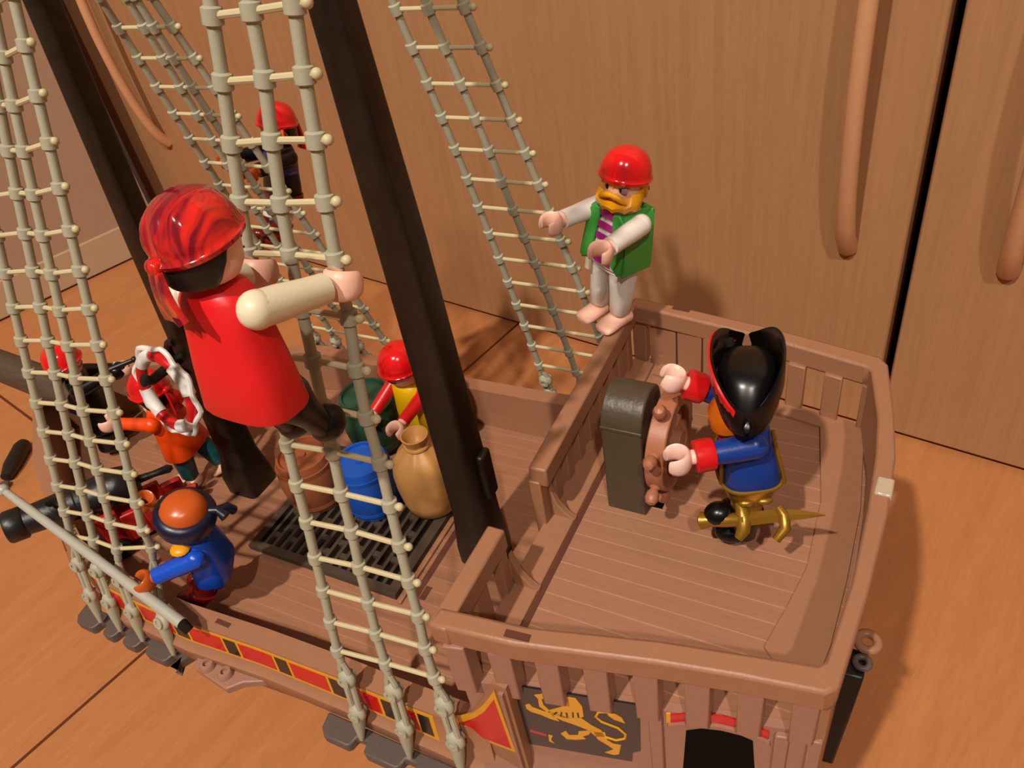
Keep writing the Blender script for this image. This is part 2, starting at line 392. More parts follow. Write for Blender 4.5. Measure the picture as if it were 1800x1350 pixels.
# helm
bo = [(-.4, 15), (1.7, 15), (1.7, 19.0)] + [(.65 + 1.05 * math.cos(a), 19.0 + 1.05 * math.sin(a)) for a in frange(.15, math.pi - .15, 12)] + [(-.4, 19.0)]
hb = part(MB().prism(bo, lambda y, z: (-8.1, y, z), lambda y, z: (-6.66, y, z)), 'helm_box', 'stump', bevel=.06, angle=30)
part(MB().box((-7.38, -.4, 18.98), (1.46, .06, .14)), 'moulding', 'stump', hb, bevel=.03)
hc = Vector((-6.1, .72, 17.95))
def ringz(b, c, axis_m, ro, ri, th, seg=36):
    prof = [(ri, -th), (ro, -th), (ro, th), (ri, th)]
    rings = []
    for j in range(seg):
        a = 2 * math.pi * j / seg
        rings.append([c + axis_m @ Vector((r * math.cos(a), r * math.sin(a), z)) for r, z in prof])
    b.loft(rings, closed=True); return b
AX = Ry(math.pi / 2)
hw = part(ringz(MB(), hc, AX, 1.75, 1.25, .32), 'helm_wheel', 'wheelbr', bevel=.05, angle=40)
part(MB().tube([hc - Vector((.65, 0, 0)), hc + Vector((.45, 0, 0))], .42, 16), 'hub', 'wheelbr', hw)
for j in range(8):
    a = math.radians(23 + 45 * j); d = Vector((0, math.cos(a), math.sin(a)))
    prof = [(.3, .14), (.8, .2), (1.2, .12), (1.7, .13), (1.78, .2), (1.86, .13), (2.0, .22), (2.2, .24), (2.36, .16), (2.42, .02)]
    part(MB().tube([hc + d * r for r, q in prof], [q for r, q in prof], 12), 'spoke', 'wheelbr', hw)
# stern fittings
part(MB().box((.62, .55, 17.72), (.5, .75, .7), Rz(-.03)), 'flag_clip', 'clear', bevel=.06)
part(MB().tube([(1.0 + .3 * math.cos(a), -2.3 + .3 * math.sin(a), 14.1) for a in frange(0, 2 * math.pi * 23 / 24, 24)], .14, 10, closed=True), 'stern_ring', 'ship')
sg = part(MB().loft([[Vector((x - .35, y + .5, z)), Vector((x + .22, y + .45, z)), Vector((x + .22, y - .45, z)), Vector((x - .35, y - .5, z))] for x, y, z in ((.85, -3.0, 13.9), (.7, -3.6, 12.4), (.5, -4.3, 10.6))]), 'stern_bracket', 'iron', bevel=.06)
part(MB().tube([(.95 + .2 * math.cos(a), -3.0 + .2 * math.sin(a), 14.0) for a in frange(0, 2 * math.pi * 23 / 24, 24)], .1, 10, closed=True), 'eyelet', 'darkgrey', sg)
# windows of the stern cabin; a black panel paints the shade inside
def side(x, z, o): return (x, -(ys(x) + o), z)
wo = [(-3.45, 11.2), (-3.32, 14.05), (-2.9, 14.3), (-2.4, 14.35), (-1.9, 14.3), (-1.5, 14.05), (-1.3, 11.2)]
part(MB().prism(wo, lambda x, z: side(x, z, -.2), lambda x, z: side(x, z, .03)), 'cabin_shade_panel', 'black')
def frame_strip(b, path, wid, o0, o1):
    for (p, q) in zip(path, path[1:]):
        b.prism([p, q, (q[0], q[1] + wid), (p[0], p[1] + wid)], lambda x, z: side(x, z, o0), lambda x, z: side(x, z, o1))
fm_ = MB(); frame_strip(fm_, [(-3.8, 14.25), (-3.2, 14.55), (-2.4, 14.65), (-1.7, 14.5), (-1.05, 14.15)], .16, -.1, .14)
part(fm_, 'window_moulding', 'hullpink')
ab = MB(); frame_strip(ab, [(-3.75, 14.45), (-3.2, 14.74), (-2.4, 14.84), (-1.7, 14.7), (-1.1, 14.35)], .42, 0, .05)
part(ab, 'arch_sticker', 'stickred')
part(MB().prism([(-3.86, 14.4), (-3.74, 14.45), (-3.74, 14.95), (-3.86, 14.93)], lambda x, z: side(x, z, 0), lambda x, z: side(x, z, .055)), 'arch_sticker', 'stickgold')
for x in (-4.15, -.75, .1):
    part(MB().prism([(x - .18, 9.5), (x + .18, 9.5), (x + .18, 14.8), (x - .18, 14.8)], lambda a, z: side(a, z, -.1), lambda a, z: side(a, z, .16)), 'pilaster', 'hullpink', bevel=.05)
# lion sticker
def sheet(pts, name, mat, o1, parent=None): return part(MB().prism(pts, lambda x, z: side(x, z, -.02), lambda x, z: side(x, z, o1)), name, mat, parent)
st = sheet([(-8.45, 15.2), (-4.6, 15.15), (-4.7, 12.3), (-4.95, 12.1), (-5.0, 11.48), (-8.5, 11.48)], 'lion_sticker', 'stickblack', .04)
LION = [[(-6.98, 14.77), (-6.72, 15.03), (-6.43, 15.01), (-6.28, 14.61), (-6.29, 13.99), (-6.47, 13.78), (-6.7, 13.74), (-6.94, 13.71), (-7.12, 13.8), (-7.32, 13.78), (-7.31, 14.06), (-6.86, 14.43), (-6.77, 14.61), (-6.94, 14.59)],
 [(-7.69, 14.85), (-7.49, 14.95), (-7.4, 15.05), (-7.25, 14.87), (-7.49, 14.65), (-7.47, 14.31), (-7.3, 13.98), (-7.42, 13.9), (-7.62, 14.19), (-7.6, 14.65)],
 [(-8.06, 14.13), (-7.93, 14.25), (-7.84, 14.05), (-7.54, 13.91), (-7.24, 13.81), (-7.09, 13.42), (-7.35, 13.49), (-7.65, 13.67), (-7.92, 13.75), (-8.05, 13.9)],
 [(-7.3, 13.98), (-6.7, 13.74), (-6.35, 13.82), (-6.11, 13.51), (-5.82, 13.28), (-5.73, 12.91), (-6.01, 12.81), (-6.21, 13.15), (-6.58, 13.35), (-6.96, 13.5), (-7.25, 13.68)],
 [(-6.06, 13.12), (-5.71, 13.16), (-5.67, 12.68), (-5.49, 12.5), (-5.27, 12.49), (-5.37, 11.86), (-5.53, 11.76), (-5.81, 11.83), (-5.51, 12.15), (-5.73, 12.41), (-5.98, 12.66)],
 [(-6.54, 12.95), (-6.09, 13.19), (-6.24, 12.85), (-6.45, 12.66), (-6.35, 12.53), (-6.68, 12.37), (-6.97, 12.31), (-7.13, 12.63), (-6.95, 12.86), (-6.86, 12.6), (-6.57, 12.7)],
 [(-5.55, 14.31), (-5.36, 14.48), (-5.15, 14.29), (-5.06, 13.97), (-5.38, 14.1)]]
lb = MB()
for p in LION: lb.prism(p, lambda x, z: side(x, z, 0), lambda x, z: side(x, z, .055))
lb.tube([side(x, z, .045) for x, z in [(-5.73, 12.91), (-5.4, 12.8), (-5.12, 13.0), (-5.09, 13.29), (-5.3, 13.62), (-5.77, 13.85), (-5.92, 14.1), (-5.81, 14.42), (-5.58, 14.49), (-5.4, 14.35)]], .045, 6)
lb.prism([(-7.55, 12.4), (-7.42, 12.35), (-7.5, 12.1), (-7.42, 11.85), (-7.58, 11.95)], lambda x, z: side(x, z, 0), lambda x, z: side(x, z, .055))
part(lb, 'lion', 'stickgold', st)
mb_ = MB()                                                 # dark mane strokes
for p in [[(-7.2, 13.85), (-7.1, 14.0)], [(-7.0, 13.8), (-6.95, 14.05)], [(-6.8, 13.8), (-6.8, 14.1)], [(-6.62, 13.85), (-6.6, 14.15)], [(-6.45, 13.9), (-6.45, 14.2)], [(-6.85, 14.62), (-6.75, 14.68)]]:
    mb_.tube([side(x, z, .055) for x, z in p], .03, 5)
part(mb_, 'mane_stroke', 'stickblack', st)
sheet([(-8.13, 12.5), (-7.62, 12.36), (-7.62, 12.28), (-8.13, 12.4)], 'sword_stroke', 'stickred', .055, st)
# red triangle sticker with gold edge
def chk(x, z, o): return (x, -(8.43 + o), z)
tri = [(-8.72, 15.3), (-9.0, 14.7), (-9.4, 13.9), (-9.9, 13.1), (-10.5, 12.45), (-11.2, 11.9), (-11.9, 11.5), (-10.9, 11.2), (-8.62, 11.4)]
part(MB().prism(tri, lambda x, z: chk(x, z, -.05), lambda x, z: chk(x, z, .02)), 'corner_sticker', 'stickgold')
part(MB().prism([(-8.84, 14.7), (-9.4, 13.55), (-9.9, 12.8), (-10.5, 12.1), (-11.1, 11.6), (-10.75, 11.42), (-8.76, 11.6)], lambda x, z: chk(x, z, -.05), lambda x, z: chk(x, z, .035)), 'corner_sticker', 'stickred')
part(MB().prism([(-8.58, 9.9), (-8.46, 9.9), (-8.42, 15.3), (-8.56, 15.3)], lambda x, z: chk(x, z, -.3), lambda x, z: chk(x, z, .08)), 'pilaster', 'hullpink')
# painted band along the near bulwark
def band(x, f, o):
    w = w_(x); a = (zt(x) - .12) * f + 10.12 * (1 - f); k = (zt(x) - a) / (zt(x) - 9.98)
    return (x, -(w + .14 * k + o), a)
def bandpatch(x0, x1, f0, f1, o, name, mat):
    b = MB(); n = max(2, int((x1 - x0) / .6) + 1); xs_ = frange(x0, x1, n)
    b.loft([[Vector(band(x, f0, -.05)), Vector(band(x, f0, o)), Vector(band(x, f1, o)), Vector(band(x, f1, -.05))] for x in xs_])
    part(b, name, mat)
bandpatch(-33, -11.75, 0, 1, .015, 'band_sticker', 'stickgold')
segs = [(-32.5, -30.6, 'stickred'), (-30.4, -29.7, 'stickblack'), (-29.5, -27.6, 'stickred'), (-27.4, -26.7, 'stickblack'), (-26.5, -24.6, 'stickred'), (-24.45, -23.75, 'stickblack'), (-23.6, -21.85, 'stickred'), (-21.7, -21.1, 'stickblack'), (-20.95, -19.25, 'stickred'), (-19.1, -18.5, 'stickblack'), (-18.35, -16.6, 'stickred'), (-16.45, -15.8, 'stickblack'), (-15.65, -14.2, 'stickred'), (-14.05, -13.4, 'stickblack'), (-13.25, -12.55, 'stickred'), (-12.45, -11.95, 'stickblack')]
for x0, x1, m_ in segs: bandpatch(x0, x1, .12, .88, .03, 'band_sticker', m_)
# boarding bracket with two studs
br = part(MB().prism([(-23.9, -8.6), (-23.4, -9.55), (-21.4, -9.8), (-20.9, -9.3), (-19.6, -8.7)], lambda x, y: (x, y, 9.0), lambda x, y: (x, y, 9.4)), 'side_bracket', 'hullpink', bevel=.06)
for x in (-22.85, -21.85): part(MB().lathe([(.34, 9.3), (.34, 9.5), (.26, 9.62), (.14, 9.64), (.12, 9.5), (.01, 9.5)], 18, Matrix.Translation((x, -9.28, 0))), 'stud', 'hullpink', br)
part(MB().tube([(-39.6, 0, 12.3), (-42, 0, 12.75), (-47, 0, 13.35), (-54, 0, 14.3), (-60, 0, 15.2)], [1.0, .95, .9, .75, .6], 18), 'bowsprit', 'sprit')
# masts
def mast(cx, zs, hx, hy, y0=0, base=None):
    b = MB(); b.loft([sup(h, hh, z, 24, 6, cx=c, cy=y0) for c, z, h, hh in zip(cx, zs, hx, hy)])
    o = part(b, 'mast', 'mast')
    return o
m1 = mast([-14.5, -14.5, -14.45, -14.55, -14.72, -14.8], [9, 10, 12, 25, 33, 41.5], [1.0, 1.0, .88, .7, .52, .42], [.85, .85, .68, .6, .5, .4])
part(MB().lathe([(.5, 38.6), (1.5, 38.8), (1.75, 40.2), (1.6, 40.2), (1.35, 39.0), (.5, 39.0)], 20, Matrix.Translation((-14.78, 0, 0))), 'crows_nest', 'mast', m1)
part(MB().box((-14.5, -.66, 10.2), (1.0, .3, 1.0)), 'mast_step', 'mast', m1, bevel=.04)
part(MB().box((-13.5, .1, 14.5), (.35, .75, 2.4)), 'cleat', 'mast', m1, bevel=.12)
m2 = mast([-28.5, -28.5, -28.35, -27.45, -26.35, -25.6], [9, 10, 11.5, 23.5, 33, 40], [1.0, 1.0, .78, .56, .46, .42], [.95, .95, .7, .48, .42, .4])
hk = MB().tube([(-28.0 - .75 * math.sin(a), -.5, 18.0 + .85 * math.cos(a)) for a in frange(0, math.pi, 10)], .2, 10)
part(hk, 'hook', 'mast', m2)
part(MB().tube([(-28.2, -.4, 17.9), (-28.2, -2.2, 17.95), (-28.2, -2.5, 18.2)], [.25, .22, .3], 12), 'peg', 'iron', m2)
# hatch grating in the deck
gr = MB()
gx0, gx1, gy0, gy1 = -25.6, -17.15, -3.55, 3.6
for c, d in [(((gx0 + gx1) / 2, gy0 + .2, 9.2), (gx1 - gx0, .4, .32)), (((gx0 + gx1) / 2, gy1 - .2, 9.2), (gx1 - gx0, .4, .32)), ((gx0 + .2, (gy0 + gy1) / 2, 9.2), (.4, gy1 - gy0 - .8, .32)), ((gx1 - .25, (gy0 + gy1) / 2, 9.2), (.5, gy1 - gy0 - .8, .32))]: gr.box(c, d)
for i in range(15): gr.box((gx0 + .72 + i * .49, (gy0 + gy1) / 2, 9.22), (.17, gy1 - gy0 - .8, .24))
for j in range(4):
    for i in range(14):
        gr.box((gx0 + .965 + i * .49, gy0 + 1.3 + j * 1.55 + (.4 if i % 2 else -.25), 9.21), (.32, .28, .2))
ho = part(gr, 'hatch_grating', 'gate')
part(MB().box(((gx0 + gx1) / 2, 0, 9.07), (gx1 - gx0 - .4, gy1 - gy0 - .4, .04)), 'hold_shade_sheet', 'dark', ho)  # dark sheet on the deck, painting the shade below the grating
part(MB().box((-16.9, 0, 9.12), (.18, 7.4, .16)), 'hatch_coaming', 'ship', bevel=.04)
part(MB().box((-16.45, -.6, 9.03), (.32, 5.2, .06)), 'slot_shade', 'recess_shade')  # dark plates here and below colour in shaded deck slots
part(MB().box((-16.1, -2.8, 9.03), (.3, .7, .06)), 'slot_shade', 'recess_shade')
# channels (grey boards the nets are tied to)
def channel(x0, x1, s, yb, z, notch=()):
    b = MB(); outl = [(x0, yb - .9), (x0 + .1, yb - .3), (x0 + .4, yb)]
    for n in notch: outl += [(n - .42, yb), (n - .3, yb - .12), (n - .22, yb - .45), (n + .22, yb - .45), (n + .3, yb - .12), (n + .42, yb)]
    outl += [(x1 - .5, yb), (x1, yb - .9)]
    b.prism(outl, lambda x, y: (x, s * y, z - .5), lambda x, y: (x, s * y, z))
    part(b, 'channel_board', 'darkgrey', bevel=.08)
channel(-17.0, -8.6, -1, 9.75, 9.0, (-15.1, -12.9, -10.66)); channel(-31.4, -24.3, -1, 9.7, 8.9, (-29.65, -28.35, -26.9, -25.0))
channel(-17.5, -9.5, 1, 9.6, 10.2); channel(-31.5, -23.5, 1, 9.6, 10.2)
# rope nets
def net(ropes, tips, s=1, r=.15, rung_r=.085, end=.26):
    """ropes: list of knot lists, all the same length, top first; tips: deadeye lists per rope (upper, lower, tip)"""
    n = bpy.data.objects.new('rope_net', None); COL.objects.link(n); n.parent = ship; n.empty_display_size = .01
    for R_, T in zip(ropes, tips):
        pts = [Vector(p) for p in R_]
        b = MB(); b.tube(pts + [pts[-1].lerp(Vector(T[0]), .35)], r, 10)
        for i, p in enumerate(pts):
            t = ((pts[i + 1] if i + 1 < len(pts) else Vector(T[0])) - p).normalized()
            b.tube([p - t * .2, p - t * .16, p + t * .16, p + t * .2], [r, r * 1.5, r * 1.5, r], 10)
        part(b, 'shroud', 'net', n)
        d = MB(); u, l, e = [Vector(q) for q in T]; ax = Vector((1, 0, 0))
        k = pts[-1].lerp(u, .35)
        for sg_ in (-1, 1):
            d.tube([k, k.lerp(u, .5) + ax * .16 * sg_, u + ax * .13 * sg_], r * .75, 8)
            d.tube([u + ax * .16 * sg_, l + ax * .16 * sg_], r * .75, 8)
        q = (l - u).normalized(); oy = q.cross(ax).normalized()
        Rm = Matrix((ax, oy, q)).transposed()
        for c in (u, l):
            d.ball(c, (.36, .24, .4), 14, 8, Rm)
            ringz(d, c - oy * .0, Matrix((ax, q, oy)).transposed(), .24, .12, .27, 14)
        d.tube([l, l.lerp(e, .4), e], [.3, .24, .1], 10)
        part(d, 'deadeye', 'net', n)
    for k in zip(*ropes):
        ps = [Vector(p) for p in k]; d0 = (ps[0] - ps[1]).normalized(); d1 = (ps[-1] - ps[-2]).normalized()
        b = MB(); b.tube([ps[0] + d0 * .05] + ps[1:-1] + [ps[-1] + d1 * (end + .06)], rung_r, 8)
        b.ball(ps[-1] + d1 * (end + .06), .125, 10, 8)
        part(b, 'rung', 'rung', n)
    return n
nm = lambda x, z: Vector((x, -9.2 + (z - 9.5) * .1625, z))
L = [(-13.46, 33.52), (-13.63, 32.26), (-13.85, 30.96), (-14.06, 29.62), (-14.23, 28.34), (-14.38, 26.95), (-14.5, 25.5), (-14.62, 24.05), (-14.72, 22.58), (-14.79, 21.13), (-14.81, 19.71), (-14.88, 18.23), (-14.93, 16.8), (-15.01, 15.31), (-15.07, 13.89)]
Mm = [(-12.38, 33.58), (-12.44, 32.33), (-12.63, 31.08), (-12.8, 29.69), (-12.89, 28.46), (-12.94, 27.05), (-12.98, 25.62), (-13.02, 24.2), (-13.06, 22.76), (-13.11, 21.3), (-13.07, 19.92), (-13.12, 18.49), (-13.09, 16.99), (-13.09, 15.61), (-13.0, 14.24)]
Rr = [(-11.26, 33.67), (-11.36, 32.41), (-11.41, 31.14), (-11.5, 29.82), (-11.54, 28.5), (-11.51, 27.06), (-11.61, 25.63), (-11.61, 24.22), (-11.47, 22.82), (-11.43, 21.4), (-11.38, 19.98), (-11.31, 18.61), (-11.21, 17.23), (-11.19, 15.81), (-11.06, 14.5)]
def up(a, sl, n): return [(a[0] + sl * 1.28 * k, a[1] + 1.28 * k) for k in range(n, 0, -1)]
net([[nm(*p) for p in up(L[0], .15, 5) + L], [nm(*p) for p in up(Mm[0], .12, 5) + Mm], [nm(*p) for p in up(Rr[0], .07, 5) + Rr]],
    [[nm(-14.98, 12.5), nm(-14.95, 10.64), nm(-15.1, 9.0)], [nm(-12.93, 12.85), nm(-12.83, 10.96), nm(-12.9, 9.25)], [nm(-10.86, 13.24), nm(-10.67, 11.52), nm(-10.66, 9.7)]])
nf = lambda x, z: Vector((x, -9.2 + (z - 9.5) * .25, z))
def fit2(z, a10, a20, a30): 
    t = (z - 10) / 20; return a10 * (1 - t) * (1 - 2 * t) + 4 * a20 * t * (1 - t) + a30 * t * (2 * t - 1)
NF = [(-30.0, -28.6, -26.67), (-28.55, -27.03, -25.1), (-27.0, -25.82, -24.35), (-25.0, -24.05, -23.1)]
zoff = [-.25, 0.0, 0.02, .3]
lean = lambda c, z: Vector((-.25 if c is NF[3] and z < 15 else 0, .5 if c is NF[3] and z < 13.6 else (.38 if c is NF[3] and z < 15 else 0), 0))      # the last shroud is pressed inboard by the arm
net([[nf(fit2(z + zo, *c), z + zo) + lean(c, z + zo) for z in [14.1 + 1.285 * k for k in range(17, -1, -1)]] for c, zo in zip(NF, zoff)],
    [[nf(c[0] - .12 - d, 12.4 + zo * .5) + lean(c, 12), nf(c[0] - .05 - d, 10.75 + zo * .5), nf(c[0] - d, 9.1)] for c, zo, d in zip(NF, zoff, (-.35, -.2, -.1, .0))])
fmn = lambda x, z: Vector((x, 9.2 - (z - 9.5) * .1625, z))
FM = [(-15.04, -15.72, -16.81), (-12.95, -14.03, -15.5), (-10.75, -12.33, -14.1)]
net([[fmn(fit2(z, *c), z) for z in [13.1 + 1.335 * k for k in range(19, -1, -1)]] for c in FM],
    [[fmn(c[0] - .05, 12.0), fmn(c[0], 11.0), fmn(c[0], 10.2)] for c in FM])
ff = lambda x, z: Vector((x, 9.0 - (z - 10.5) * .25, z))
FF = [(-29.6, -29.05, -28.55), (-28.1, -27.7, -27.15), (-26.5, -26.6, -26.6), (-24.13, -24.82, -25.59)]
net([[ff(fit2(z, *c), z) for z in [13.1 + 1.25 * k for k in range(20, -1, -1)]] for c in FF],
    [[ff(c[0] - .05, 12.1), ff(c[0], 11.1), ff(c[0], 10.2)] for c in FF])

# ------------------------------------------------------------------ toy figures
# local frame: x forward, y to the figure's left, z up, feet at 0, 7.5 cm tall
class Fig:
    def __init__(s, label, loc, yaw, pitch, roll, aL, aR, lL, lR, group=None):
        r = math.radians
        Mx = Rz(r(yaw)) @ Ry(r(pitch)) @ Rx(r(roll))
        s.root = thing('pirate_figure', label, 'toy figure', loc, Mx, group)
        s.a = {1: r(aL), -1: r(aR)}; s.l = {1: r(lL), -1: r(lR)}
    def p(s, b, name, mat, parent=None, **k): return b.build(name, mat, parent or s.root, **k)
    def torso(s, mat, hem=1.22, low=2.5, depth=.8):
        b = MB(); b.loft([sup(depth * .95, hem * .97, low, 32, 3), sup(depth, hem, low + .08, 32, 3), sup(.74, 1.1, 3.4, 32, 3), sup(.66, .95, 4.3, 32, 3), sup(.6, .86, 4.95, 32, 3), sup(.52, .7, 5.2, 32, 2.8), sup(.4, .45, 5.32, 32, 2.3)])
        s.body = s.p(b, 'torso', mat, angle=50); return s.body
    def arm(s, sd, mat, hand, cuff=None, cuffr=.46, up_=1.0, holdang=0.0, wide=1.0):
        a = s.a[sd]; sp = .12
        d = Vector((math.sin(a) * math.cos(sp), sd * math.sin(sp), -math.cos(a) * math.cos(sp)))
        s0 = Vector((0, sd * 1.02, 4.75)); w = s0 + d * 1.78
        b = MB(); b.ball(s0, (.42, .4, .42), 18, 12)
        o = s.p(b.tube([s0, s0 + d * .5, s0 + d * 1.2, w], [.4 * wide, .4 * wide, .36 * wide, .35 * wide], 18), 'arm', mat, angle=45)
        if cuff: s.p(MB().tube([w - d * .55, w - d * .45, w, w + d * .02], [cuffr * .94, cuffr, cuffr, cuffr * .9], 18), 'cuff', cuff, o)
        # hand: wrist stub and a C-shaped grip
        n = d.cross(Vector((0, 1, 0))).normalized()        # grip axis, in the sagittal plane
        if holdang: n = Matrix.Rotation(holdang, 3, d) @ n
        y = n.cross(d).normalized(); c = w + d * .58
        h = MB(); h.tube([w - d * .05, w + d * .2], [.24, .22], 12)
        rings = []
        for i in range(17):
            t = math.radians(48) + math.radians(264) * i / 16
            rd = d * math.cos(t) + y * math.sin(t); k = .36
            e = .62 + .38 * math.sin(math.pi * i / 16) ** .5
            rings.append([c + rd * (k + .13 * e * math.cos(q)) + n * (.36 * e * math.sin(q)) for q in (2 * math.pi * j / 12 for j in range(12))])
        h.loft(rings)
        s.p(h, 'hand', hand, o, angle=60); s.hand = getattr(s, 'hand', {}); s.hand[sd] = c; return o
    def leg(s, sd, mat, foot, boot=False, bootmat=None, flare=0, slim=False):
        R_ = Ry(-s.l[sd]); piv = Vector((0, 0, 2.9)); y = sd * .5
        def T(v): return R_ @ (Vector(v) - piv) + piv
        b = MB(); b.loft([[T(v) for v in sup(a, c, z, 22, 2.8, cy=y)] for z, a, c in ((3.0, .56, .49), (2.4, .54, .48), (1.4, .46, .42), (.62, .41 + flare, .38 + flare * .6), (.56, .35, .33))] if not slim else [[T(v) for v in sup(a, c, z, 22, 2.6, cy=y)] for z, a, c in ((3.0, .58, .49), (2.0, .58, .5), (1.45, .42, .38), (1.0, .34, .32), (.5, .32, .3))])
        o = s.p(b, 'leg', mat, angle=45)
        f = MB()
        prof = [(-.42, .3, .5), (-.38, .4, .56), (0, .42, .58), (.35, .42, .42), (.75, .44, .3), (.98, .4, .24), (1.04, .3, .16)]
        f.loft([[T((x, y + w * math.copysign(abs(math.cos(q)) ** .7, math.cos(q)), .01 + max(0, hh * (.5 + .5 * math.copysign(abs(math.sin(q)) ** .7, math.sin(q)))))) for q in (2 * math.pi * j / 16 for j in range(16))] for x, w, hh in prof])
        if boot:
            f = MB(); E_ = R_
            f.ball(T((.3, y, .4)), (.62, .45, .4), 18, 12, E_); f.ball(T((-.02, y, .38)), (.44, .4, .38), 16, 10, E_)
        f.tube([T((0, y, .3)), T((0, y, .7))], .34, 14)
        if slim:
            f = MB().ball(T((.12, y, .4)), (.5, .44, .44), 18, 12, R_)
        s.p(f, 'foot', foot, o, angle=50)
        if boot and not slim: s.p(MB().loft([[T(v) for v in sup(a, c, z, 22, 2.6, cy=y)] for z, a, c in ((.3, .42, .42), (.9, .48, .46), (1.25, .58, .52), (1.4, .6, .54), (1.4, .45, .42))]), 'boot_top', bootmat or foot, o, angle=50)
        return o
    def head(s, skin, face=True, yaw=0, size=.84):
        s.hy = Rz(math.radians(yaw))
        b = MB().lathe([(.01, 5.3), (.5, 5.3), (.72, 5.4), (.9, 5.7), (.95, 6.2), (.93, 6.7), (.84, 7.05), (.6, 7.3), (.01, 7.36)], 32)
        s.hd = s.p(b.xform(s.hy.to_4x4()), 'head', skin, angle=60)
        s.hd.scale = (size,) * 3; s.hd.location = (0, 0, 5.3 * (1 - size) * S)
        if face:
            for y in (-.33, .33):
                e = MB().ball((.865, y, 6.28), (.07, .12, .17), 12, 8); s.p(e.xform(s.hy.to_4x4()), 'eye', 'eye', s.hd)
            pts = [(.93 * math.cos(a) * 1.0, .93 * math.sin(a), 5.92 - .12 * math.cos(a * 3.2)) for a in frange(-.38, .38, 9)]
            s.p(MB().tube(pts, .035, 6).xform(s.hy.to_4x4()), 'mouth', 'mouth', s.hd)
        return s.hd
    def hair(s, mat, low=5.55, fringe=True):
        b = MB(); seg = 40; rings = []
        for i, (r, z) in enumerate([(.97, 0), (1.05, .12), (1.05, .7), (.98, 1.1), (.9, 1.3), (.02, 1.45)]):
            ring = []
            for j in range(seg):
                a = 2 * math.pi * j / seg; f = max(0, math.cos(a))
                zb = low + (1.0 if math.cos(a) > .35 else (1.0 * max(0, (math.cos(a) + .25) / .6) ** 1.0 if math.cos(a) > -.25 else 0))
                if math.cos(a) > .0: zb += (.12 if j % 3 else -.06)
                z2 = zb + (7.3 - zb) * (z / 1.75)
                ring.append(Vector((r * math.cos(a), r * math.sin(a), min(z2, 6.85))))
            rings.append(ring)
        b.loft(rings); return s.p(b.xform(s.hy.to_4x4()), 'hair', mat, s.hd, angle=50)
    def bandana(s, mat, tails=True, low=6.55, tilt=.0, folds=0, tailmat=None, tl=1.0, knot=None):
        R_ = s.hy @ Ry(tilt); seg = 48; rings = []
        for i in range(13):
            t = i / 12; a = t * math.pi / 2
            r = 1.12 * math.cos(a) ** .8 if t < 1 else .02; z = low + .05 + 1.15 * math.sin(a) ** 1.05
            ring = []
            for j in range(seg):
                q = 2 * math.pi * j / seg
                k = 1 + folds * .07 * math.sin(q * 9 + 3 * t) * (math.sin(math.pi * min(1, t * 1.1))) * (.3 + .7 * max(0, -math.cos(q)))
                ring.append(Vector((r * k * math.cos(q) * 1.03, r * k * math.sin(q), z)))
            rings.append(ring)
        first = [Vector((1.15 * math.cos(2 * math.pi * j / seg) * 1.03, 1.15 * math.sin(2 * math.pi * j / seg), low - .12)) for j in range(seg)]
        f2 = [Vector((1.19 * math.cos(2 * math.pi * j / seg) * 1.03, 1.19 * math.sin(2 * math.pi * j / seg), low)) for j in range(seg)]
        b = MB().loft([first, f2] + rings); piv = Matrix.Translation((0, 0, low)) @ R_.to_4x4() @ Matrix.Translation((0, 0, -low))
        o = s.p(b.xform(piv), 'bandana', mat, s.hd, angle=60)
        if tails:
            k = MB().ball((-1.22, 0, low - .02), (.2, .26, .22), 14, 10); s.p(k.xform(piv), 'bandana_knot', tailmat or mat, o) if False else None
            b2 = MB().ball((-1.22, 0, low - .02), (.2, .26, .22), 14, 10)
            for sgn, ln, dr in ((.12, 1.1 * tl, .05), (-.2, .85 * tl, -.25)):
                rr = []
                for i in range(7):
                    t = i / 6; z = low - .1 - ln * t; x = -1.28 - .25 * math.sin(t * 1.6); w = .12 + .26 * t
                    yy = sgn + dr * t
                    th = .07
                    rr.append([Vector((x - th, yy - w, z)), Vector((x - th - .06 * math.sin(5 * t), yy, z)), Vector((x - th, yy + w, z)), Vector((x + th, yy + w, z)), Vector((x + th * 1.5, yy, z)), Vector((x + th, yy - w, z))])
                b2.loft(rr)
            s.p(b2.xform(piv), 'bandana_tail', tailmat or mat, s.hd, angle=60)
        return o

# the large red-shirted figure climbing the net nearest the camera
f = Fig('large red-shirted pirate seen from behind climbing the nearest rope net', (-12.44, -9.21, 24.17), 88, 6, -1, 77, 78, 27, 30)
f.torso('shirtred', 1.26, 2.2); f.arm(1, 'cream', 'skin'); f.arm(-1, 'cream', 'skin')
for sd in (1, -1): f.leg(sd, 'blackp', 'blackp', True, slim=True)
f.p(MB().loft([sup(.6, .98, 2.3, 28, 3), sup(.62, 1.0, 2.9, 28, 3)]), 'hips', 'skin')
f.head('skin', yaw=-15); f.hair('hair', 5.45); f.bandana('ruby', low=6.4, tilt=-.22, folds=1, tl=1.25)

